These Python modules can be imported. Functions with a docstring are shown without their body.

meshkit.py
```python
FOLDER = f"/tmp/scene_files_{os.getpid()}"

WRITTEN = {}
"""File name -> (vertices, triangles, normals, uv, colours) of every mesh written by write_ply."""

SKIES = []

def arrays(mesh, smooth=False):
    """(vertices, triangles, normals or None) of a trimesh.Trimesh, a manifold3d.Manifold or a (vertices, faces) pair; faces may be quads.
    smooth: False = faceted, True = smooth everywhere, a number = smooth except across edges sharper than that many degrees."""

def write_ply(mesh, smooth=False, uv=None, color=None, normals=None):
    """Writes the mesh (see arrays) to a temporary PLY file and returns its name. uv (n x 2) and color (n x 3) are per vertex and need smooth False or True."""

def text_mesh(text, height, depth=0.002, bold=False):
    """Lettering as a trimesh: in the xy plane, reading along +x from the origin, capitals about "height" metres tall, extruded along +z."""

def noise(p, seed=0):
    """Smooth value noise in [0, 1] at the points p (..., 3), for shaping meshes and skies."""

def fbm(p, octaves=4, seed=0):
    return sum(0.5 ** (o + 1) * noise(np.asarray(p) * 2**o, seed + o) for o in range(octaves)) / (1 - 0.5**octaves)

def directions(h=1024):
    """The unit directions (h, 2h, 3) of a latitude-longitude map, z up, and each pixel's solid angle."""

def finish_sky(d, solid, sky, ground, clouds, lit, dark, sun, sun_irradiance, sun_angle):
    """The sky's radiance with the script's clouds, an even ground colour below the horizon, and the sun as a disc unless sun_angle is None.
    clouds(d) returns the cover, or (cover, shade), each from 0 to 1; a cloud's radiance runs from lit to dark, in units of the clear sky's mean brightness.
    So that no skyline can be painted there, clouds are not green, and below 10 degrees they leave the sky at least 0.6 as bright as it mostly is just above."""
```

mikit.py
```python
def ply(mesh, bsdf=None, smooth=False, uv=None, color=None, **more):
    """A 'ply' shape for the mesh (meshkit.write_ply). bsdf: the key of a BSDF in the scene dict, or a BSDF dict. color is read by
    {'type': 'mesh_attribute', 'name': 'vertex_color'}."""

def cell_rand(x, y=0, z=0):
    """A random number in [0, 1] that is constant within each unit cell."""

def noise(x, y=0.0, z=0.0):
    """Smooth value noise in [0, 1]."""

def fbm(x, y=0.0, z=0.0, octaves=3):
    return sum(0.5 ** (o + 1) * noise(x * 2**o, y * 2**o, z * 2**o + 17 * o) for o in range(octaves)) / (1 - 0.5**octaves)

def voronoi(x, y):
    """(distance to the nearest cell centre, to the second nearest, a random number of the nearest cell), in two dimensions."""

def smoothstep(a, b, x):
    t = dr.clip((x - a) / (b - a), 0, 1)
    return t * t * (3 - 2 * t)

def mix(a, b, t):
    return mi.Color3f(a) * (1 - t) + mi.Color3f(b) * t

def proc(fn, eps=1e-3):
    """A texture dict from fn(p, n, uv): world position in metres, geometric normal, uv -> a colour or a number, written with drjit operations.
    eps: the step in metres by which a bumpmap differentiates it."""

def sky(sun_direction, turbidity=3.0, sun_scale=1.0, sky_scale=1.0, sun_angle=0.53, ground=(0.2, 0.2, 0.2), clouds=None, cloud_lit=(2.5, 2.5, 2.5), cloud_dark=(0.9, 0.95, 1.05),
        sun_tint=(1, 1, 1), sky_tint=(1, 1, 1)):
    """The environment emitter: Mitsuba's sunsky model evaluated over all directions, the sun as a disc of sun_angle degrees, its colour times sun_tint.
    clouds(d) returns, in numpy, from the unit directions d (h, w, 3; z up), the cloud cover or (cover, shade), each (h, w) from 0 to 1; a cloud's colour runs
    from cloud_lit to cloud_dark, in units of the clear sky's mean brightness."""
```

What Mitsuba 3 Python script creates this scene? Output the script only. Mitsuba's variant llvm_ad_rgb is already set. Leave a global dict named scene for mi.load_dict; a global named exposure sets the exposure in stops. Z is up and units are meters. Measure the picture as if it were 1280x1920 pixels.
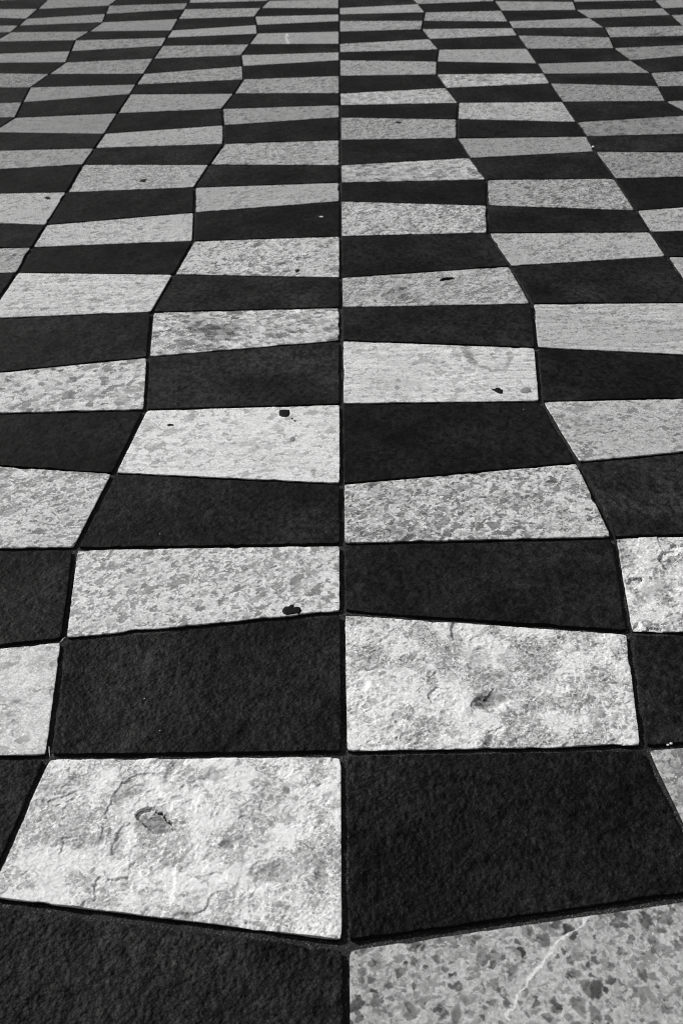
"""A plaza of black and pale stone slabs laid in a skewed checkerboard, seen from standing height."""
import math
import numpy as np
import drjit as dr
import mitsuba as mi
import mikit
import meshkit
from mikit import noise, fbm, voronoi, cell_rand, smoothstep

scene, labels = {}, {}
T = mi.ScalarTransform4f

# ------------------------------------------------------------------ camera, light, exposure
EYE = np.array([0.0, 0.0, 1.6])
RIGHT = np.array([0.99972, -0.003267, -0.023455])
UP = np.array([0.020743, 0.598680, 0.800719])
FWD = np.array([-0.011427, 0.800981, -0.598580])
FOCAL = 1867.0                                  # pixels of a 1280 x 1920 picture
scene["camera"] = {
    "type": "thinlens", "fov": 2 * math.degrees(math.atan(640 / FOCAL)), "fov_axis": "x",
    "aperture_radius": 0.0028, "focus_distance": 2.55, "near_clip": 0.05, "far_clip": 3000.0,
    "to_world": T().look_at(origin=EYE.tolist(), target=(EYE + FWD).tolist(), up=UP.tolist()),
}
exposure = 1.8
SUN = (-0.74, 0.42, 0.56)                       # low-ish, from the left and a little ahead
# a black-and-white picture: sun and sky are both balanced to grey, with an even, unseen cloud cover added to grey the fill light
scene["sky"] = mikit.sky(SUN, turbidity=3.0, sun_tint=(0.785, 0.981, 1.4146), sky_tint=(1.6576, 1.08, 0.6799), sky_scale=0.75,
                         clouds=lambda d: np.full(d.shape[:2], 0.85), cloud_lit=(0.9, 0.9, 0.9))

rng = np.random.default_rng(11)

# ------------------------------------------------------------------ the laid-out pattern
# measured corners of the joints on the ground, (first row, [(x, y), ...]) per column line; beyond them the regular pattern goes on
NODES = {
    -4: (22, [(-2.6075, 8.5310), (-2.6096, 8.7843), (-2.6146, 9.0623), (-2.6210, 9.4737)]),
    -3: (15, [(-1.9340, 6.0852), (-1.9770, 6.4218), (-2.0189, 6.7837), (-1.9767, 7.1284), (-1.9353, 7.4571), (-1.9786, 7.8057), (-2.0235, 8.1740), (-1.9780, 8.4826), (-1.9394, 8.8303), (-1.9807, 9.1786), (-2.0217, 9.5467)]),
    -2: (1, [(-1.3470, 1.3246), (-1.3464, 1.5818), (-1.3455, 2.0144), (-1.3446, 2.4489), (-1.3441, 2.6944), (-1.3436, 2.9402), (-1.3427, 3.3821), (-1.3337, 3.8049), (-1.3391, 4.0678), (-1.3409, 4.3269), (-1.3415, 4.7557), (-1.3477, 5.1741), (-1.3420, 5.4471), (-1.3382, 5.7092), (-1.3408, 6.1272), (-1.3362, 6.5533), (-1.3378, 6.7893), (-1.3332, 7.0682), (-1.3316, 7.5016), (-1.3264, 7.9029), (-1.3316, 8.1834), (-1.3276, 8.4411), (-1.3346, 8.8837), (-1.3334, 9.2974)]),
    -1: (0, [(-0.6704, 1.0073), (-0.6311, 1.3286), (-0.6751, 1.6708), (-0.7193, 2.0083), (-0.6813, 2.3495), (-0.6453, 2.6995), (-0.6898, 3.0516), (-0.7288, 3.4041), (-0.6926, 3.7468), (-0.6555, 4.0964), (-0.6904, 4.4393), (-0.7296, 4.7797), (-0.6926, 5.1190), (-0.6512, 5.4685), (-0.6858, 5.8206), (-0.7257, 6.1622), (-0.6821, 6.5022), (-0.6511, 6.8491), (-0.6841, 7.2132), (-0.7195, 7.5380), (-0.6844, 7.8802), (-0.6491, 8.2412), (-0.6775, 8.5648), (-0.7153, 8.8994), (-0.6829, 9.2546)]),
    0: (0, [(-0.0273, 0.9125), (-0.0278, 1.3231), (-0.0293, 1.7448), (-0.0296, 2.0034), (-0.0294, 2.2727), (-0.0287, 2.7090), (-0.0282, 3.1419), (-0.0284, 3.4078), (-0.0287, 3.6777), (-0.0287, 4.1110), (-0.0276, 4.5390), (-0.0283, 4.7974), (-0.0277, 5.0590), (-0.0282, 5.4853), (-0.0274, 5.9192), (-0.0268, 6.1783), (-0.0280, 6.4446), (-0.0272, 6.8749), (-0.0272, 7.3098), (-0.0271, 7.5494), (-0.0275, 7.8117), (-0.0268, 8.2310), (-0.0271, 8.6309), (-0.0275, 8.8951), (-0.0276, 9.1645)]),
    1: (0, [(0.6198, 0.9997), (0.5780, 1.3243), (0.6270, 1.6576), (0.6679, 2.0070), (0.6432, 2.3536), (0.5949, 2.6985), (0.6373, 3.0577), (0.6777, 3.4034), (0.6446, 3.7529), (0.5978, 4.1074), (0.6346, 4.4374), (0.6754, 4.7879), (0.6322, 5.1266), (0.5999, 5.4662), (0.6342, 5.8221), (0.6729, 6.1591), (0.6308, 6.5064), (0.5987, 6.8488), (0.6291, 7.1991), (0.6696, 7.5521), (0.6311, 7.8922), (0.5966, 8.2454), (0.6300, 8.5539), (0.6690, 8.8893), (0.6371, 9.2424)]),
    2: (1, [(1.2812, 1.3620), (1.2813, 1.6202), (1.2813, 2.0171), (1.2814, 2.4369), (1.2814, 2.6993), (1.2815, 2.9541), (1.2816, 3.3795), (1.2809, 3.8117), (1.2803, 4.0727), (1.2822, 4.3289), (1.2839, 4.7604), (1.2753, 5.1802), (1.2859, 5.4371), (1.2839, 5.7064), (1.2829, 6.1248), (1.2807, 6.5513), (1.2823, 6.8009), (1.2852, 7.0745), (1.2838, 7.5061), (1.2796, 7.9399), (1.2800, 8.1924), (1.2810, 8.4490), (1.2852, 8.8720), (1.2816, 9.2870)]),
    3: (15, [(1.8732, 6.0838), (1.9137, 6.4166), (1.9522, 6.7513), (1.9079, 7.0886), (1.8777, 7.4539), (1.9217, 7.7990), (1.9554, 8.1361), (1.9173, 8.4886), (1.8783, 8.8244), (1.9206, 9.1607)]),
    4: (21, [(2.5337, 8.1204), (2.5555, 8.5288), (2.5653, 8.7966)]),
}


def node(i, j):
    if i in NODES and 0 <= j - NODES[i][0] < len(NODES[i][1]):
        return np.array(NODES[i][1][j - NODES[i][0]])
    x, y = -0.02745 + i * 0.65419, 0.9873 + j * 0.34318
    if i % 2 == 0 and j % 2 == 0:
        y += -0.07695 if (i // 2 + j // 2) % 2 == 0 else 0.07695
    if i % 2 and j % 2:
        x += -0.04145 if ((i - 1) // 2 + (j - 1) // 2) % 2 == 0 else 0.04145
    return np.array([x, y])


def spot(x, y):
    """The point of the ground under a point of the picture, where the photograph shows the thing standing."""
    d = RIGHT * (x - 640) / FOCAL - UP * (y - 960) / FOCAL + FWD
    return (EYE - d * EYE[2] / d[2])[:2]


def size_at(x, y, rx, ry):
    """Metres across and along the ground for a patch of rx by ry pixels."""
    c = spot(x, y)
    return c, abs(spot(x + rx, y)[0] - c[0]), abs(spot(x, y - ry)[1] - c[1])


# ------------------------------------------------------------------ stone
STAINS_AND_SHADE = [size_at(*s[:4]) + s[4:] for s in [   # dirt, stains and torn grey, plus shade painted into hollows and pits: x, y, rx, ry, strength
    (400, 625, 62, 22, .55), (372, 606, 42, 18, .3), (740, 1000, 95, 16, .40), (720, 925, 52, 26, .25), (520, 1632, 45, 26, .35), (628, 1500, 20, 20, .45),
    (914, 1312, 36, 20, .6), (1222, 1108, 44, 22, .35), (745, 553, 40, 16, .35), (878, 665, 12, 28, .32), (746, 714, 7, 5, .6), (744, 726, 6, 5, .5),
    (830, 678, 9, 4, .5), (588, 887, 7, 7, .5), (481, 839, 13, 8, .4), (1230, 64, 14, 4, .5), (910, 150, 10, 3, .5), (855, 1192, 16, 14, .4), (402, 1452, 24, 16, .4),
    (318, 1450, 10, 24, .35), (335, 1497, 16, 6, .4), (226, 1500, 15, 34, .42), (221, 1570, 13, 40, .36), (262, 1478, 26, 14, .22), (217, 1660, 30, 18, .28), (155, 1582, 36, 12, .24), (125, 1500, 34, 9, .2), (290, 1540, 36, 22, .5), (428, 1583, 16, 9, .45), (605, 1640, 14, 24, .35), (1010, 1260, 40, 60, .12), (905, 1235, 45, 30, .2),
    (700, 1205, 22, 50, .2), (470, 1070, 60, 30, .12), (560, 1090, 50, 30, .12), (245, 1085, 26, 20, .2), (1100, 800, 60, 24, .14), (960, 935, 70, 16, .2)]]
DARK_STAINS = [size_at(830, 372, 10, 4)]
VEINS = [[spot(*p) for p in line] + [w] for line, w in [
    ([(1103, 1716), (1090, 1737), (1045, 1765), (1000, 1825), (968, 1868), (948, 1918)], .0044),
    ([(255, 797), (350, 804), (450, 801), (520, 806), (641, 801)], .0022), ([(538.4, 63), (537.2, 72), (539.3, 81)], .012),
    ([(0, 531), (140, 534), (215, 531), (305, 525)], .003), ([(700, 1150), (722, 1215), (712, 1235)], .0014)]]


MARKS = [([spot(*p) for p in line], w, a) for line, w, a in [   # rims left by dried puddles
    ([(868, 652), (884, 672), (896, 686), (922, 695), (945, 692), (956, 676), (955, 660)], .017, .34), ([(705, 548), (735, 538), (770, 541), (786, 555), (765, 568), (725, 567)], .012, .25),
    ([(470, 404), (500, 410), (530, 408), (560, 400)], .012, .18)]]


def line_distance(x, y, pts):
    best = mi.Float(9)
    for a, b in zip(pts[:-1], pts[1:]):
        dx, dy = float(b[0] - a[0]), float(b[1] - a[1])
        t = dr.clip(((x - float(a[0])) * dx + (y - float(a[1])) * dy) / (dx * dx + dy * dy), 0, 1)
        best = dr.minimum(best, dr.sqrt(dr.square(x - float(a[0]) - t * dx) + dr.square(y - float(a[1]) - t * dy)))
    return best


def code(uv):
    """uv carries metres within the slab plus, in steps of two, the slab's own recipe."""
    k, m = dr.floor(uv.x / 2), dr.floor(uv.y / 2)

    def digit(v, n):
        v = dr.floor(v / 10**n)
        return v - 10 * dr.floor(v / 10)

    return k, m, digit


def darkening(p, n, v):
    """The sides of a slab have the joint shade painted into their colour as dark mortar, up to an uneven line just under its face."""
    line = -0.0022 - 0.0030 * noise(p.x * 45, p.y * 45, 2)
    joint_shade = smoothstep(0.5, 0.3, dr.abs(n.z)) * smoothstep(line + 0.0006, line - 0.0006, p.z)
    return dr.lerp(v, 0.018 * (0.6 + 0.8 * noise(p.x * 260, p.y * 260, p.z * 260)), joint_shade)


def pale_stone(p, n, uv):
    k, m, digit = code(uv)
    tone, spots, scale = digit(k, 0) / 9, digit(k, 1) / 9, digit(k, 2)
    band, cleft, seed = digit(m, 0) / 9, digit(m, 1) / 9, dr.floor(m / 100)
    x, y = p.x + seed * 3.17, p.y + seed * 5.31
    wx = x + 0.010 * (noise(x * 70, y * 70) - 0.5) + 0.004 * (noise(x * 210, y * 210, 3) - 0.5)
    wy = y + 0.010 * (noise(x * 70, y * 70, 9) - 0.5) + 0.004 * (noise(x * 210, y * 210, 5) - 0.5)
    s = dr.select(scale < 0.5, 125.0, dr.select(scale < 1.5, 82.0, dr.select(scale < 2.5, 58.0, dr.select(scale < 3.5, 40.0, 100.0))))
    broad = fbm(x * 5, y * 5, 1, octaves=2)
    grain = fbm(x * 310, y * 310, 4, octaves=2)
    # speckles of two sizes, each with its own size and depth of grey, thicker in some places than in others
    turn = dr.select(band > 0.25, 0.0, 0.4 * dr.sin(seed * 1.7))
    ca, sa = dr.cos(turn), dr.sin(turn)
    ax, ay = ca * wx + sa * wy, ca * wy - sa * wx
    mottle = fbm(ax * s * 0.75, ay * s, 7, octaves=3)
    rag = 0.55 * (fbm(x * 190, y * 190, 47, octaves=2) - 0.5)
    thick = 0.20 + 0.62 * spots + 1.1 * (broad - 0.5)
    patch = mi.Float(0)
    for f, h in ((0.42, 3), (0.95, 5)):
        a1, a2, a3 = voronoi(ax * s * f * 0.9 + 1.3 * (mottle - 0.5) + h, ay * s * f + 1.3 * (mottle - 0.5))
        here = smoothstep(0.0, 0.08, thick * 0.9 - cell_rand(a3 * 9973, h))
        patch = dr.maximum(patch, here * smoothstep(0.05, -0.04, a1 + rag - 0.20 - 0.30 * cell_rand(a3 * 7919, h)) * (0.45 + 0.55 * cell_rand(a3 * 6101, h)))
    patch2 = smoothstep(0.60 - 0.12 * spots, 0.68 - 0.12 * spots, fbm(ay * s * 1.9 + 9, ax * s * 1.6, 11, octaves=3))
    # rounded pebbles of the coarse slabs
    px, py = wx + 0.006 * (noise(x * 55, y * 55, 41) - 0.5), wy + 0.006 * (noise(x * 55, y * 55, 43) - 0.5)
    d1, d2, who = voronoi(px * 27, py * 27)
    e1, e2, whom = voronoi(px * 58 + 5, py * 58)
    big = smoothstep(0.09, -0.08, d1 + 0.4 * rag - 0.12 - 0.30 * cell_rand(who * 3001)) * smoothstep(0.40, 0.44, cell_rand(who * 977)) * (0.6 + 0.4 * cell_rand(who * 4001))
    small = smoothstep(0.09, -0.08, e1 + 0.4 * rag - 0.10 - 0.30 * cell_rand(whom * 3001)) * smoothstep(0.50, 0.54, cell_rand(whom * 977)) * (0.5 + 0.5 * cell_rand(whom * 4001))
    pebble = dr.select(scale > 3.5, dr.maximum(big, small), 0.0)
    # the bedding: thin streaks along the slab
    streak = fbm(x * 5, y * 85 + 2.5 * noise(x * 9, y * 9), 13, octaves=3)
    fleck = smoothstep(0.64, 0.70, fbm(wx * 75, wy * 140, 17, octaves=2))
    # the torn skin of a cleft slab: small pits, grey torn patches and a pale net between them
    torn = fbm(wx * 19, wy * 22, 23, octaves=4)
    worn = smoothstep(0.40, 0.68, torn)
    pit = mi.Float(0)
    for f, h in ((75, 3), (135, 5), (230, 7)):
        a1, a2, a3 = voronoi(ax * f + 0.9 * (mottle - 0.5), ay * f * 1.15 + 0.9 * (mottle - 0.5) + h)
        pit = dr.maximum(pit, smoothstep(0.0, 0.1, 0.10 + 0.75 * worn - cell_rand(a3 * 9973, h)) * smoothstep(0.20, -0.12, a1 + 0.8 * rag - 0.22 - 0.25 * cell_rand(a3 * 7919, h)) * (0.3 + 0.7 * cell_rand(a3 * 6101, h)))
    net = smoothstep(0.12, 0.02, dr.abs(mottle - 0.5)) * (1 - pit)
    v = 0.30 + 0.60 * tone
    v = v * (1 - (0.36 + 0.42 * spots) * patch * (0.8 + 0.4 * grain)) * (1 - spots * (0.34 * patch2 + 0.55 * (mottle - 0.45)))
    v = v * (1 - 0.74 * pebble * (0.62 + 0.5 * mottle + 0.3 * grain))
    v = v * (1 + band * (0.60 * (streak - 0.5)) - band * 0.36 * fleck)
    v = v * (1 - cleft * (0.58 * pit * (0.7 + 0.6 * grain) + 0.17 * worn - 0.12 * net * worn))
    v = v * (1 + 0.75 * (grain - 0.5) + 0.24 * (broad - 0.5))
    wob = fbm(wx * 48, wy * 48, 31, octaves=3) - 0.5
    for (c, rx, ry, a) in STAINS_AND_SHADE:
        q = dr.sqrt(dr.square((p.x - float(c[0])) / float(rx)) + dr.square((p.y - float(c[1])) / float(ry)))
        v = v * (1 - 0.9 * a * smoothstep(1.15, 0.35, q + 1.7 * wob) * (0.75 + 0.5 * grain))
    for line, w, a in MARKS:
        v = v * (1 - a * smoothstep(1.0, 0.2, (line_distance(p.x + 0.02 * wob, p.y + 0.02 * wob, line) + 0.012 * dr.abs(wob)) / w))
    for line in VEINS:
        jag = noise(x * 170, y * 170, 53) - 0.5
        d = line_distance(p.x + 0.030 * wob + 0.010 * jag, p.y + 0.014 * wob + 0.009 * jag, line[:-1])
        v = dr.lerp(v, 0.84, 0.95 * (0.45 + 0.9 * grain) * smoothstep(float(line[-1]), 0.3 * float(line[-1]), d + 0.8 * float(line[-1]) * (noise(x * 130, y * 130, 37) - 0.25)))
    v = darkening(p, n, dr.clip(v, 0.05, 0.9))
    return mi.Color3f(v, v, v)


def pale_bump(p, n, uv):
    k, m, digit = code(uv)
    cleft = digit(m, 1) / 9
    return fbm(p.x * 210, p.y * 210, 3, octaves=3) * (0.34 + 0.40 * cleft)


def dark_stone(p, n, uv):
    k, m, digit = code(uv)
    tone, seed = digit(k, 0) / 9, dr.floor(m / 100)
    x, y = p.x + seed * 2.13, p.y + seed * 4.7
    broad = fbm(x * 7, y * 7, 1, octaves=3)
    lump = fbm(x * 90, y * 70, 4, octaves=3)
    grain = fbm(x * 420, y * 420, 8, octaves=2)
    d1, d2, who = voronoi(x * 30, y * 30)
    fleck = smoothstep(0.035, 0.02, d1) * smoothstep(0.965, 0.975, who)
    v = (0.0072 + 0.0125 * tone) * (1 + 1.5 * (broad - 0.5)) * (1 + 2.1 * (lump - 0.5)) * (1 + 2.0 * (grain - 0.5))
    c1, c2, pore = voronoi(x * 13 + 0.5, y * 13)
    v = v * (1 - 0.8 * smoothstep(0.05, 0.02, c1 + 0.05 * (grain - 0.5)) * smoothstep(0.80, 0.82, pore))
    dust = smoothstep(0.50, 0.78, fbm(x * 4 + 3, y * 4, 51, octaves=4))
    v = v * (1 + 0.55 * dust)
    for (c, rx, ry) in DARK_STAINS:
        q = dr.sqrt(dr.square((p.x - float(c[0])) / float(rx)) + dr.square((p.y - float(c[1])) / float(ry)))
        v = v * (1 - 0.7 * smoothstep(1.1, 0.5, q + 0.8 * (lump - 0.5)))
    v = darkening(p, n, dr.clip(v + 0.10 * fleck, 0.002, 0.3))
    return mi.Color3f(v, v, v)


def dark_bump(p, n, uv):
    k, m, digit = code(uv)
    return fbm(p.x * 160, p.y * 160, 3, octaves=3) * (0.12 + 0.10 * digit(m, 1))


def mortar_look(p, n, uv):
    g = fbm(p.x * 300, p.y * 300, p.z * 300, octaves=2)
    d1, d2, who = voronoi(p.x * 420, p.y * 420)
    v = 0.024 * (1 + 1.4 * (g - 0.5)) * (0.75 + 0.6 * noise(p.x * 9, p.y * 9)) + 0.16 * smoothstep(0.45, 0.25, d1) * smoothstep(0.86, 0.9, who)
    return mi.Color3f(v, v, v)


def rough(color, bump, height, roughness, specular):
    return {"type": "twosided", "bsdf": {"type": "bumpmap", "scale": height, "arbitrary": mikit.proc(bump, eps=7e-4),
            "bsdf": {"type": "principled", "base_color": color, "roughness": roughness, "specular": specular}}}


scene["pale_stone"] = rough(mikit.proc(pale_stone), pale_bump, 0.0010, 0.8, 0.12)
scene["dark_stone"] = rough(mikit.proc(dark_stone), dark_bump, 0.0052, 0.62, 0.08)
scene["mortar"] = {"type": "twosided", "bsdf": {"type": "principled", "base_color": mikit.proc(mortar_look), "roughness": 0.85, "specular": 0.2}}


def asphalt_look(p, n, uv):
    v = 0.05 * (0.7 + 0.6 * fbm(p.x * 3, p.y * 3)) * (0.6 + 0.8 * noise(p.x * 90, p.y * 90))
    return mi.Color3f(v, v, v)


scene["asphalt"] = {"type": "twosided", "bsdf": {"type": "principled", "base_color": mikit.proc(asphalt_look), "roughness": 0.85, "specular": 0.25}}
for key, grey, r in (("tar", 0.004, 0.7), ("grey_gum", 0.26, 0.6), ("dry_fibre", 0.72, 0.6), ("crumb_white", 0.8, 0.6)):
    scene[key] = {"type": "twosided", "bsdf": {"type": "principled", "base_color": {"type": "rgb", "value": [grey] * 3}, "roughness": r, "specular": 0.2}}

# ------------------------------------------------------------------ the ground round the plaza
g = np.array([[-900, -900, -.04], [900, -900, -.04], [900, 900, -.04], [-900, 900, -.04]])
scene["ground"] = mikit.ply((g, np.array([[0, 1, 2, 3]])), "asphalt")
labels["ground"] = {"label": "plain dark ground spreading beyond the patterned paving", "category": "ground", "kind": "structure"}


# ------------------------------------------------------------------ slabs
def smooth01(a, b, x):
    t = np.clip((x - a) / (b - a), 0, 1)
    return t * t * (3 - 2 * t)


def pts3(x, y, z=0.0):
    return np.stack([x, y, np.full_like(x, z)], -1)


CARVED = {   # flaked-off places and hollows: outline in the picture, points of the outline that are a sharp ledge, depth, fading length
    (-1, 0): [([(300, 1446), (268, 1449), (245, 1456), (228, 1468), (212, 1490), (205, 1508), (194, 1526), (203, 1545), (205, 1575), (207, 1602), (224, 1612), (290, 1612), (330, 1560), (330, 1460)], 11, .0022, .03),
              ([(253, 1527), (258, 1519), (285, 1514), (303, 1522), (318, 1540), (331, 1559), (318, 1564), (300, 1564), (284, 1558), (266, 1545)], 10, .0080, .03),
              ([(113, 1590), (118, 1570), (155, 1565), (168, 1571), (185, 1568), (196, 1573), (196, 1625), (113, 1625)], 6, .0018, .03),
              ([(176, 1660), (183, 1646), (200, 1649), (240, 1643), (247, 1657), (252, 1710), (180, 1710)], 5, .003, .03),
              ([(90, 1502), (112, 1496), (128, 1488), (146, 1483), (150, 1495), (165, 1490), (180, 1520), (90, 1530)], 6, .002, .02),
              ([(235, 1650), (243, 1620), (255, 1615), (270, 1650)], 4, .002, .02)],
    (0, 1): [([(880, 1323), (886, 1312), (894, 1305), (905, 1309), (925, 1292), (955, 1300), (955, 1325), (920, 1336), (892, 1331)], 4, .0032, .04),
             ([(815, 1288), (801, 1300), (806, 1318), (830, 1327), (866, 1334), (872, 1312), (840, 1294)], 5, .003, .03),
             ([(845, 1188), (842, 1178), (850, 1165), (866, 1180), (868, 1198), (850, 1200)], 3, .005, .03)],
    (1, 2): [([(1232, 1050), (1238, 1037), (1262, 1034), (1277, 1046), (1262, 1062), (1250, 1071), (1243, 1068), (1240, 1058)], 8, .007, .04),
             ([(1174, 1092), (1180, 1082), (1203, 1080), (1208, 1088), (1192, 1101)], 5, .006, .03),
             ([(1180, 1186), (1186, 1172), (1195, 1167), (1206, 1184), (1204, 1195), (1180, 1195)], 6, .0055, .05),
             ([(1208, 1184), (1215, 1176), (1235, 1177), (1246, 1186), (1240, 1195), (1208, 1195)], 6, .0045, .05),
             ([(1252, 1032), (1258, 1022), (1290, 1022), (1290, 1034)], 4, .005, .03)],
    (-2, 3): [([(128, 1040), (139, 1018), (150, 1012), (156, 1004), (180, 1020), (160, 1050)], 3, .008, .5)],
    (0, 7): [([(824, 524), (836, 520.5), (851, 520.5), (842, 524), (830, 525.5)], 5, .006, .03), ([(722, 552), (740, 540), (765, 542), (782, 556), (765, 566), (735, 566)], 6, .003, .06)],
}
LEDGES = {(-1, 0): .85, (0, 1): .12, (1, 2): 1.0, (-2, 1): .3}   # how far the skin has come off in layers
BOWLS = {(-1, 0): [(400, 1454, 30, 20, .005), (316, 1458, 12, 26, .004), (430, 1584, 20, 12, .005), (335, 1497, 16, 7, .003), (625, 1500, 22, 20, .004), (605, 1640, 16, 26, .004), (370, 1680, 40, 14, .003), (560, 1530, 40, 20, .003)],
         (0, 1): [(916, 1314, 36, 20, .006), (680, 1284, 14, 14, .004), (700, 1238, 24, 12, .003), (842, 1218, 9, 9, .003), (690, 1350, 22, 12, .003), (905, 1240, 40, 22, .003), (760, 1345, 40, 16, .003), (1000, 1330, 60, 20, .003)],
         (1, 2): [(1210, 1128, 30, 14, .004), (1165, 1050, 16, 10, .004), (1262, 1100, 20, 16, .004)]}


def dimples(x, y, f, share, seed):
    """Small scooped pits with a sharp rim, (0 to 1), about f to the metre, sitting where SHARE (0 to 1) is high."""
    x, y = x * f, y * f * 1.15
    out = np.zeros_like(x)
    for a in (-1, 0, 1):
        for b in (-1, 0, 1):
            i, j = np.floor(x) + a, np.floor(y) + b
            h = [np.modf(np.abs(np.sin(i * 127.1 + j * 311.7 + seed * 17.3 + k * 74.7) * 43758.5453))[0] for k in range(4)]
            d = np.hypot(i + h[0] - x, (j + h[1] - y)) / (0.28 + 0.42 * h[2])
            out = np.maximum(out, np.where(h[3] < share, smooth01(1.0, .72, d) * (1 - .55 * (1 - np.clip(d, 0, 1))) * (.4 + .6 * h[2]), 0))
    return out


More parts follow.
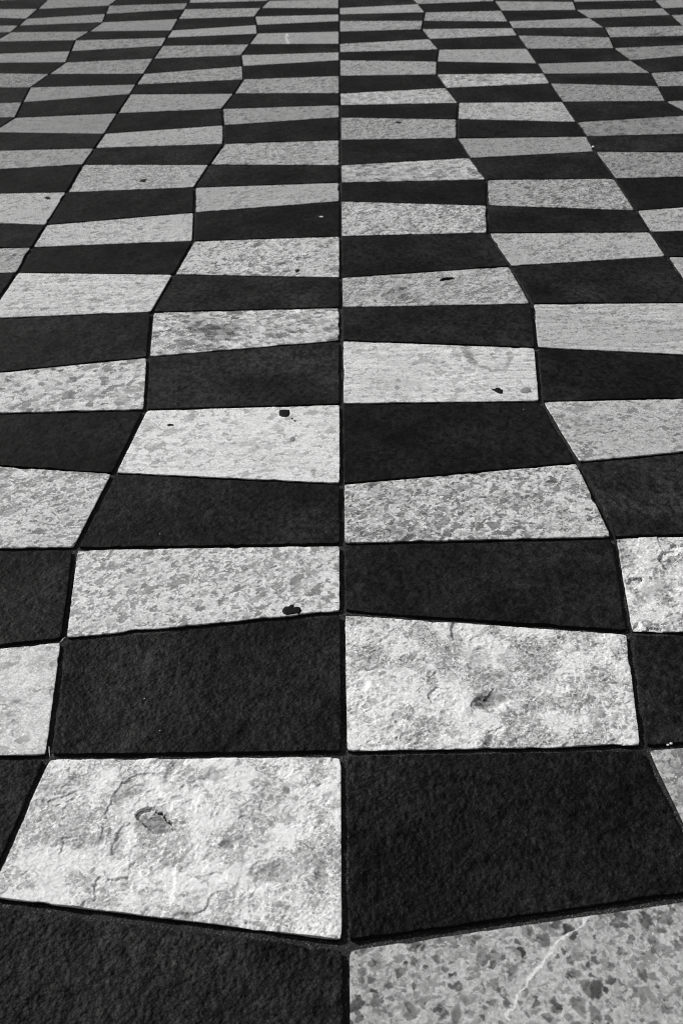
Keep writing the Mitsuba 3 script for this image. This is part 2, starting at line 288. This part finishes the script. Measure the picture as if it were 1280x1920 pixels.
def relief(xy, cell, dark, cleft, seed):
    import shapely
    x, y = xy[:, 0] + seed * 1.7, xy[:, 1] + seed * 2.9
    F = lambda fx, fy, s, o: meshkit.fbm(pts3(x * fx, y * fy, s + 0.5), o) - 0.5
    if dark:
        return (.25 + .8 * cleft) * (0.0062 * F(40, 32, 1, 3) + 0.0046 * F(105, 85, 2, 3)) + 0.0060 * F(11, 11, 3, 3)
    z = 0.0010 * F(40, 40, 1, 3) + 0.0006 * F(150, 150, 2, 2) + 0.0012 * F(7, 7, 3, 2)
    if cleft > 0.25:
        dx, dy = 0.012 * F(70, 70, 4, 3), 0.012 * F(70, 70, 5, 3)
        ledge = LEDGES.get(cell, .3)
        for fr, steps, h, s in ((5, 8, .0026, 6), (11, 7, .0014, 7)):
            t = meshkit.fbm(np.stack([(x + dx) * fr, (y + dy) * fr, np.full_like(x, s)], -1), 3) * steps
            k = np.floor(t)
            mask = smooth01(.42, .58, meshkit.fbm(pts3(x * 11, y * 11, s + 3.3), 2))
            z = z + cleft * ledge * h * mask * (k + smooth01(0, .07, t - k) - steps / 2)
        bx, by = x + 0.010 * F(60, 60, 31, 3), y + 0.010 * F(60, 60, 32, 3)
        worn = smooth01(.38, .66, meshkit.fbm(pts3(x * 13, y * 13, s + .7), 3))
        for fr, deep, sd in ((34, .0022, 1), (70, .0013, 2), (130, .0006, 3)):
            z = z - cleft * deep * dimples(bx, by, fr, .10 + .6 * worn, sd + seed)
        z = z + cleft * (0.0012 * F(48, 48, 8, 3) + 0.0007 * F(140, 140, 9, 2) + 0.004 * F(6, 6, 10, 2))
    P = shapely.points(xy[:, 0] + 0.011 * F(55, 55, 21, 3) + 0.006 * F(230, 230, 24, 2), xy[:, 1] + 0.011 * F(55, 55, 22, 3) + 0.006 * F(230, 230, 25, 2)) if cell in CARVED else None
    for outline, sharp, depth, fade in CARVED.get(cell, []):
        w = np.array([spot(*q) for q in outline])
        poly, ledge = shapely.Polygon(w), shapely.LineString(w if sharp >= len(w) else w[:sharp])
        near = shapely.distance(ledge, P)
        z = z - np.where(shapely.contains(poly, P), depth * (.45 + 1.1 * meshkit.noise(pts3(xy[:, 0] * 34, xy[:, 1] * 34, 5.5))) * np.exp(-near / fade) * smooth01(0, .0028, near), 0)
    for bx, by, rx, ry, depth in BOWLS.get(cell, []):
        c, sx, sy = size_at(bx, by, rx, ry)
        q = np.hypot((xy[:, 0] - c[0]) / sx, (xy[:, 1] - c[1]) / sy) + 0.9 * F(45, 45, 23, 3)
        z = z - depth * smooth01(1, .2, q)
    return z


def inset(c, gaps):
    """The quad c (counter-clockwise) with each side moved inwards by its gap."""
    lines = []
    for k in range(4):
        a, b = c[k], c[(k + 1) % 4]
        d = (b - a) / np.linalg.norm(b - a)
        n = np.array([-d[1], d[0]])
        lines.append((a + n * gaps[k], d))
    out = []
    for k in range(4):
        (p, d), (q, e) = lines[k - 1], lines[k]
        t = np.linalg.solve(np.stack([d, -e], 1), q - p)
        out.append(p + d * t[0])
    return np.array(out)


def slab(cell, dark, uvk, uvm, cleft, seed, step, r):
    c = np.array([node(cell[0], cell[1]), node(cell[0] + 1, cell[1]), node(cell[0] + 1, cell[1] + 1), node(cell[0], cell[1] + 1)])
    # the joint is one width along a line: take it from the line, so that neighbours agree
    along, across = {0: .0094, 1: .0080, 2: .0074, 3: .0068}, .0070
    c = inset(c, np.array([along.get(cell[1], .0055), across, along.get(cell[1] + 1, .0055), across]) + 0.0022 * (r.random(4) - 0.5))
    nu = max(3, int(np.linalg.norm(c[1] - c[0]) / step))
    nv = max(3, int(np.linalg.norm(c[3] - c[0]) / step))
    fine = step < 0.012
    rim = (0.0015, 0.0035) if fine else ()

    def knots(n, length):
        t = np.linspace(0, 1, n + 1)
        e = np.array(rim) / length
        return np.unique(np.round(np.concatenate([t[(t == 0) | (t == 1) | ((t > 1.6 * e.max()) & (t < 1 - 1.6 * e.max()))] if rim else t, e, 1 - e]), 7))

    U, V = knots(nu, np.linalg.norm(c[1] - c[0])), knots(nv, np.linalg.norm(c[3] - c[0]))
    u, v = (a.ravel() for a in np.meshgrid(U, V))
    xy = (1 - u)[:, None] * (1 - v)[:, None] * c[0] + u[:, None] * (1 - v)[:, None] * c[1] + u[:, None] * v[:, None] * c[2] + (1 - u)[:, None] * v[:, None] * c[3]
    z = np.zeros(len(xy))
    if fine:
        wide, deep = np.linalg.norm(c[1] - c[0]), np.linalg.norm(c[3] - c[0])
        edge = np.stack([u * wide, (1 - u) * wide, v * deep, (1 - v) * deep])
        near = edge.min(0)
        q = np.stack([xy[:, 0] * 1.0, xy[:, 1] * 1.0, np.full(len(xy), seed)], -1)
        bite = 0.0018 * (meshkit.fbm(q * [60, 60, 1], 3) - 0.42) + 0.009 * np.maximum(meshkit.noise(q * [23, 23, 1]) - 0.70, 0) * 2
        corner = np.hypot(np.minimum(edge[0], edge[1]), np.minimum(edge[2], edge[3]))
        bite = np.clip(bite, -.0008, .012) * (.35 if cell == (-1, 0) else 1) * (1 if not dark else 0.7) + 0.004 * np.exp(-corner / .005)
        inward = c.mean(0) - xy
        inward = np.stack([np.sign(inward[:, 0]) * (np.minimum(edge[0], edge[1]) <= near + 1e-9), np.sign(inward[:, 1]) * (np.minimum(edge[2], edge[3]) <= near + 1e-9)], -1)
        xy = xy + inward * (bite * np.exp(-near / .006))[:, None]
        z = relief(xy, cell, dark, cleft, seed) - 0.0006 * (1 - smooth01(0, .0025, near))
        z = z + 0.0012 * (r.random() - .5) + (xy - c.mean(0)) @ (r.random(2) - .5) * .004
    else:
        z = z + 0.002 * (r.random() - .5)
    nx, ny = len(U), len(V)
    idx = np.arange(nx * ny).reshape(ny, nx)
    quads = np.stack([idx[:-1, :-1], idx[:-1, 1:], idx[1:, 1:], idx[1:, :-1]], -1).reshape(-1, 4)
    loop = np.concatenate([idx[0, :-1], idx[:-1, -1], idx[-1, :0:-1], idx[:0:-1, 0]])
    top = np.column_stack([xy, z])
    side = top[loop]
    low = side.copy()
    low[:, 2] = -0.03
    m, b = len(loop), len(top)
    k = np.arange(m)
    skirt = np.stack([b + k, b + m + k, b + m + (k + 1) % m, b + (k + 1) % m], -1)
    verts = np.vstack([top, side, low])
    quads = np.vstack([quads, skirt])
    o = c.min(0) - 0.05
    uv = np.column_stack([verts[:, 0] - o[0] + 2 * uvk, verts[:, 1] - o[1] + 2 * uvm])
    return (verts, quads), uv


# recipe of the pale slabs: tone (lens falloff put in, darker far and right), spots, spot size, banding, cleft skin (0 to 9 each)
LOOK = {
    (-1, 0): (9, 0, 1, 0, 8), (0, -1): (3, 3, 4, 0, 3), (0, 1): (8, 1, 1, 0, 9), (-2, 1): (7, 3, 2, 0, 4), (1, 2): (7, 1, 2, 0, 9), (1, 0): (3, 6, 1, 0, 3),
    (-1, 2): (7, 6, 1, 0, 1), (0, 3): (6, 8, 1, 0, 1), (-2, 3): (6, 6, 1, 0, 2), (1, 4): (4, 5, 1, 1, 1), (-1, 4): (7, 2, 2, 5, 0), (0, 5): (6, 2, 2, 7, 0),
    (-2, 5): (6, 7, 3, 0, 0), (1, 6): (3, 1, 1, 9, 0), (-1, 6): (6, 8, 3, 0, 1), (0, 7): (4, 6, 1, 0, 4), (-2, 7): (5, 2, 2, 7, 0), (1, 8): (3, 5, 1, 1, 1),
    (-1, 8): (6, 8, 1, 0, 1), (0, 9): (5, 8, 1, 0, 1), (-2, 9): (4, 4, 1, 2, 0), (1, 10): (4, 8, 1, 0, 2), (-1, 10): (3, 3, 1, 2, 0), (0, 11): (5, 7, 3, 0, 4),
    (-2, 11): (4, 6, 1, 1, 1), (2, 10): (3, 6, 1, 0, 1), (2, 12): (3, 6, 1, 0, 2), (1, 12): (2, 5, 0, 0, 1), (-1, 12): (4, 7, 1, 0, 1), (0, 13): (3, 7, 1, 0, 1), (2, 14): (4, 7, 3, 0, 3),
    (1, 14): (4, 6, 1, 1, 0), (0, 15): (5, 6, 2, 0, 2), (-2, 13): (3, 4, 1, 1, 0), (-1, 14): (2, 5, 1, 0, 1), (1, 16): (5, 7, 2, 0, 2), (-3, 10): (5, 3, 1, 2, 0), (-3, 12): (3, 4, 1, 1, 0),
}
SPECIAL = {
    (-1, 0): "large rough white slab with flaked skin and a hollow near its middle", (0, -1): "nearest pale slab with big round grey pebbles and a white vein",
    (0, 1): "rough white cleft slab with a dark pit low in its middle", (1, 2): "lumpy cleft white slab with deep holes and bitten edge at the right",
    (-1, 2): "pale slab mottled with small grey spots and a two-lobed black blot", (0, 3): "pale slab thickly mottled with small dark grey spots",
    (-1, 4): "pale banded slab with a thin white vein across and a black blot", (0, 5): "pale banded slab with a faint curved water mark and a small black blot",
    (1, 6): "grey banded slab with long wavy streaks at the right edge", (-1, 6): "pale spotted slab with a large grey cloudy stain", (0, 7): "pale slab with an oval scar and a thin dark sliver",
    (-2, 5): "pale slab with many separate grey pebble spots at the left edge", (-2, 7): "pale slab with thin horizontal streaks at the left edge",
}

cells = []
for i in range(-16, 16):
    for j in range(-6, 48):
        c = np.array([node(i + a, j + b) for a, b in ((0, 0), (1, 0), (1, 1), (0, 1))])
        # which of them the photograph shows
        fine_edge = np.vstack([c[k] + (c[(k + 1) % 4] - c[k]) * t for k in range(4) for t in (0, .25, .5, .75)])
        d = np.column_stack([fine_edge, np.zeros(len(fine_edge))]) - EYE
        w = d @ FWD
        px, py = 640 + FOCAL * (d @ RIGHT) / np.maximum(w, .05), 960 - FOCAL * (d @ UP) / np.maximum(w, .05)
        seen = bool(np.any((w > .1) & (px > -1) & (px < 1281) & (py > -1) & (py < 1921)))
        cells.append((float(np.linalg.norm(c.mean(0))), i, j, seen))
cells.sort()
numbers, spare = {"pale_slab": 0, "dark_slab": 0}, {"pale": [], "dark": []}
for dist, i, j, seen in cells:
    r = np.random.default_rng(abs(i * 971 + j * 89 + 5000))
    dark = (i + j) % 2 == 0
    seed = int(r.integers(0, 60))
    if dark:
        recipe = (int(r.integers(2, 8)) - (i >= 0) if j < 8 else int(r.integers(0, 4)), 0, 0, 0, 7 if j < 0 else 6 if j < 1 else 5 if j < 2 else 3 if j < 4 else 1)  # light falloff put into the tone: far and right-hand dark slabs set darker
    else:
        recipe = LOOK.get((i, j)) or [(2, 4, 1, 1, 1), (3, 6, 1, 0, 1), (2, 2, 1, 4, 0), (3, 7, 1, 0, 2), (2, 5, 2, 1, 3)][int(r.integers(0, 5))]
    if not dark and j >= 10:  # lens vignette painted into the tone of far and outer pale slabs
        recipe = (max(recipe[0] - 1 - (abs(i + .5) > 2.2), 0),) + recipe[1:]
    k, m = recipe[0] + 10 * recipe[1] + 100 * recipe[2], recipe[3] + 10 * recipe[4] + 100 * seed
    near = seen and dist < 11
    step = 0.0026 * max(dist / 1.7, 1.0) ** 1.15 * (0.62 if recipe[4] > 6 and not dark else 1) if near else 9.0
    mesh, uv = slab((i, j), dark, k, m, recipe[4] / 9, seed, step, r)
    if not seen:
        spare["dark" if dark else "pale"].append((mesh, uv))
        continue
    name = "dark_slab" if dark else "pale_slab"
    key = "pavement__" + name + (f"_{numbers[name]:03d}" if numbers[name] else "")
    numbers[name] += 1
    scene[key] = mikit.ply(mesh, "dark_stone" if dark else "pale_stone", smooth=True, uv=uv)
    if (i, j) in SPECIAL:
        labels[key] = {"label": SPECIAL[(i, j)]}
for tone, parts in spare.items():
    at, vs, fs, us = 0, [], [], []
    for (v, f), uv in parts:
        vs.append(v), fs.append(f + at), us.append(uv)
        at += len(v)
    key = f"pavement__outer_{tone}_slabs"
    scene[key] = mikit.ply((np.vstack(vs), np.vstack(fs)), f"{tone}_stone", smooth=False, uv=np.vstack(us))
    labels[key] = {"label": f"{tone} slabs of the paving beyond the edges of the view", "kind": "stuff"}

# ------------------------------------------------------------------ mortar bed and the beads of mortar in the joints
verts, faces, at = [], [], 0
lo, hi = node(-17, -7), node(17, 49)
bed = np.array([[lo[0], lo[1], -.014], [hi[0], lo[1], -.014], [hi[0], hi[1], -.014], [lo[0], hi[1], -.014]])
verts.append(bed), faces.append(np.array([[0, 1, 2, 3]]))
at = 4
for dist, i, j, seen in cells:
    if not seen or dist > 8:
        continue
    for a, b in ((node(i, j), node(i + 1, j)), (node(i, j), node(i, j + 1)), (node(i + 1, j), node(i + 1, j + 1)), (node(i, j + 1), node(i + 1, j + 1))):
        tag = (round(float(a[0]), 3), round(float(a[1]), 3), round(float(b[0]), 3), round(float(b[1]), 3))
        if tag in numbers:
            continue
        numbers[tag] = 1
        n = int(np.clip(np.linalg.norm(b - a) / (0.0022 * max(dist / 1.7, 1) ** 1.3), 4, 400))
        d = (b - a) / np.linalg.norm(b - a)
        s = np.array([-d[1], d[0]])
        t = np.linspace(-.01, 1.01, n + 1)
        across = np.linspace(-1, 1, 9)
        tt, aa = (q.ravel() for q in np.meshgrid(t, across, indexing="ij"))
        p = a + (b - a) * tt[:, None] + s * (aa * .0130)[:, None]
        q = np.column_stack([p, np.zeros(len(p))])
        z = -.0092 - .0015 * aa**2 + .0012 * (meshkit.fbm(q * 330, 2) - .5) * 2 + .0040 * (meshkit.fbm(q * 20, 2) - .5)
        verts.append(np.column_stack([p, z]))
        idx = np.arange(len(p)).reshape(n + 1, 9)
        faces.append(at + np.stack([idx[:-1, :-1], idx[1:, :-1], idx[1:, 1:], idx[:-1, 1:]], -1).reshape(-1, 4))
        at += len(p)
scene["pavement"] = mikit.ply((np.vstack(verts), np.vstack(faces)), "mortar")
labels["pavement"] = {"label": "skewed checkerboard paving of black and pale stone slabs in dark mortar", "category": "pavement", "kind": "structure"}


# ------------------------------------------------------------------ small things lying on the slabs
def pad(outline, height, lift=0.0, wob=0.0006, n=5, fray=.0016):
    """A flattened lump with the given outline on the ground: rounded rim, slightly uneven top."""
    import shapely
    poly = shapely.Polygon(outline).buffer(0)
    ring = np.array([poly.exterior.interpolate(t, normalized=True).coords[0] for t in np.linspace(0, 1, 97)[:-1]])
    k = min(1, poly.area**.5 / .02)
    ring = ring + k * fray * 2 * (np.stack([meshkit.fbm(pts3(ring[:, 0] * 260, ring[:, 1] * 260, z), 2) for z in (1.5, 7.5)], 1) - .5)
    c = np.array(poly.representative_point().coords[0])
    rows, zs = [], []
    for t in np.linspace(0, 1, n):
        rows.append(c + (ring - c) * (1 - t))
        zs.append(np.full(96, lift + height * math.sqrt(1 - (1 - t) ** 4)))
    rows.insert(0, ring), zs.insert(0, np.full(96, lift - .004))
    v = np.column_stack([np.vstack(rows), np.concatenate(zs)])
    v[96:, 2] += wob * (meshkit.noise(v[96:] * [300, 300, 0]) - .5)
    f = [[r * 96 + k, r * 96 + (k + 1) % 96, (r + 1) * 96 + (k + 1) % 96, (r + 1) * 96 + k] for r in range(len(rows) - 1) for k in range(96)]
    return v, np.array(f)


def blob(x, y, rx, ry, seed, rough=.35, n=40):
    r = np.random.default_rng(seed)
    ph = r.random((4, 2)) * 6.28
    out = []
    for a in np.linspace(0, 2 * math.pi, n, endpoint=False):
        q = 1 + rough * sum(math.sin((h + 2) * a + ph[h, 0]) / (h + 2) for h in range(4))
        out.append(spot(x + rx * q * math.cos(a), y - ry * q * math.sin(a)))
    return out


taken = {}


def thing(name, mesh, mat, label, category, smooth=True, parent=None, group=None):
    base = (parent + "__" if parent else "") + name
    k = taken.get(base, 0)
    taken[base] = k + 1
    key = base + (f"_{k:03d}" if k else "")
    scene[key] = mikit.ply(mesh, mat, smooth=smooth)
    if label:
        labels[key] = {"label": label, "category": category}
        if group:
            labels[key]["group"] = group
    return key


def zoomed(x0, y0, s, pts):
    return [spot(x0 + x / s, y0 + y / s) for x, y in pts]


thing("tar_blot", pad(zoomed(460, 1080, 3.556, [(243, 235), (255, 213), (272, 203), (290, 206), (300, 194), (325, 190), (322, 206), (317, 216), (325, 226), (336, 222), (340, 208), (352, 206), (367, 214), (374, 232), (362, 250), (330, 252), (300, 259), (270, 259), (250, 250)]), .0016, .0006), "tar",
      "black two-lobed blot at the lower edge of a mottled pale slab", "blot")
t = thing("tar_blot", pad(zoomed(440, 740, 4, [(330, 125), (340, 113), (372, 111), (410, 113), (414, 140), (408, 160), (385, 168), (350, 165), (332, 155)]), .0016, .0004), "tar",
          "rounded black blot with two droplets on the pale slab with a white vein", "blot")
thing("droplet", pad(blob(547.5, 785, 2.2, 1.6, 3), .001, .0003), "tar", None, None, parent=t)
thing("droplet", pad(blob(552.8, 789.2, 2.0, 1.5, 4), .001, .0003), "tar", None, None, parent=t)
thing("tar_blot", pad(zoomed(880, 700, 3.2, [(125, 91), (140, 95), (152, 92), (158, 86), (178, 85), (188, 95), (201, 98), (198, 112), (201, 122), (182, 123), (165, 116), (150, 106)]), .0016, .0004), "tar",
      "jagged black blot beside a round grey gum disc on a banded pale slab", "blot")
for (x, y, rx, ry), text in (
        ((268, 338, 6, 2.6), "small oval black blot mid slab, the one nearer the centre joint on the left side"),
        ((89, 371, 6, 2.6), "small oval black blot with a faint smear close to the left edge of the photo"),
        ((557, 507, 5, 2.6), "tiny black blot low on a speckled pale slab left of the centre joint"),
        ((746, 229, 5.5, 1.8), "small distant black blot with a white crumb at its tip, right of centre joint"),
        ((319, 797, 6, 2.4), "faint thin black blot at the upper left of the pale slab with a white vein")):
    thing("tar_blot", pad(blob(x, y, rx, ry, int(x)), .0014, .0006), "tar", text, "blot")
for (x, y, rx, ry), text in (((984.7, 732, 9.5, 5.6), "flattened round grey gum disc beside the jagged black blot"), ((548, 823.7, 5, 5), "flattened round grey gum disc below the white vein of a pale slab")):
    thing("gum_disc", pad(blob(x, y, rx, ry, int(x), .12), .0011, .0004), "grey_gum", text, "gum")


def tube(p, radii, sides=7):
    t = np.gradient(p, axis=0)
    t /= np.linalg.norm(t, axis=1, keepdims=True)
    a = np.cross(t, [0, 0, 1.0])
    a /= np.linalg.norm(a, axis=1, keepdims=True)
    b, ang = np.cross(t, a), np.arange(sides) * 2 * np.pi / sides
    v = (p[:, None] + radii[:, None, None] * (np.cos(ang)[None, :, None] * a[:, None] + np.sin(ang)[None, :, None] * b[:, None])).reshape(-1, 3)
    f = [[i * sides + j, i * sides + (j + 1) % sides, (i + 1) * sides + (j + 1) % sides, (i + 1) * sides + j] for i in range(len(p) - 1) for j in range(sides)]
    return v, np.array(f)


def strand(points, radius, n=22):
    p = np.array([np.append(spot(x, y), h) for x, y, h in points])
    s = np.linspace(0, len(p) - 1, n)
    p = np.stack([np.interp(s, np.arange(len(p)), p[:, k]) for k in range(3)], 1)
    return tube(p, radius * (1 - .6 * np.abs(np.linspace(-1, 1, n)) ** 3))


thing("straw", strand([(112.5, 1204.5, .000), (116.5, 1202.5, .002), (119, 1198.5, .002), (123, 1196.5, .001)], .0012), "dry_fibre", "short curled white straw caught where four slab corners meet at the left", "straw")
thing("straw", strand([(92.2, 1400, .001), (92.6, 1410, .001), (93.4, 1420, -.001)], .0007), "dry_fibre", "thin straight pale straw in the joint above the rough white slab", "straw")


def crumb(x, y, r, seed, z=.001):
    import trimesh
    m = trimesh.creation.icosphere(subdivisions=2, radius=r)
    m.vertices *= 1 + .5 * (meshkit.noise(m.vertices / r * 1.7 + seed) - .5)[:, None]
    m.vertices *= [1.2, 1, .75]
    m.vertices += np.append(spot(x, y), z)
    return np.array(m.vertices), np.array(m.faces)


for x, y, rad, text in ((1111.5, 275, .006, "white crumb at a joint corner high on the right side of the photo"), (1252, 1396.5, .0022, "left one of two pale crumbs in the joint at the right edge"),
                        (1258, 1394, .0026, "right one of two pale crumbs in the joint at the right edge"), (740.5, 228, .004, "white crumb touching the tip of a small distant black blot")):
    thing("crumb", crumb(x, y, rad, x, -.001 if y > 1000 else .001), "crumb_white", text, "crumb")
thing("paper_scrap", pad(blob(602.5, 406, 4.2, .9, 5), .0012, .0008), "crumb_white", "tiny white paper scrap on a dark slab beside the centre joint", "paper")
for x, y, text in ((981, 768, "white grit grain on the dark slab just below the round grey gum disc"), (271, 1311, "upper of two white grit grains on the large dark slab left of centre"),
                   (300, 1371, "lower of two white grit grains on the large dark slab left of centre"), (300, 1002, "white grit grain low on the dark slab under the pale slab with a white vein")):
    thing("grit", crumb(x, y, .0012, x), "crumb_white", text, "grit", group="white grit grains on the dark slabs")
thing("dark_sliver", pad(zoomed(640, 320, 4, [(734, 826), (742, 813), (762, 804), (800, 799), (848, 803), (812, 811), (775, 814), (748, 822)]), .003, .001), "tar", "thin dark pointed sliver on the pale slab with an oval scar", "flake")  # thin dark piece of no known kind, lying over its carved outline
for key, text in (("tar_blot", "black blots on the pale slabs"), ("gum_disc", "grey gum discs on the pale slabs"), ("crumb", "pale crumbs in the joints and on the slabs"), ("straw", "bits of straw in the joints")):
    for k in labels:
        if k == key or k.startswith(key + "_0"):
            labels[k]["group"] = text
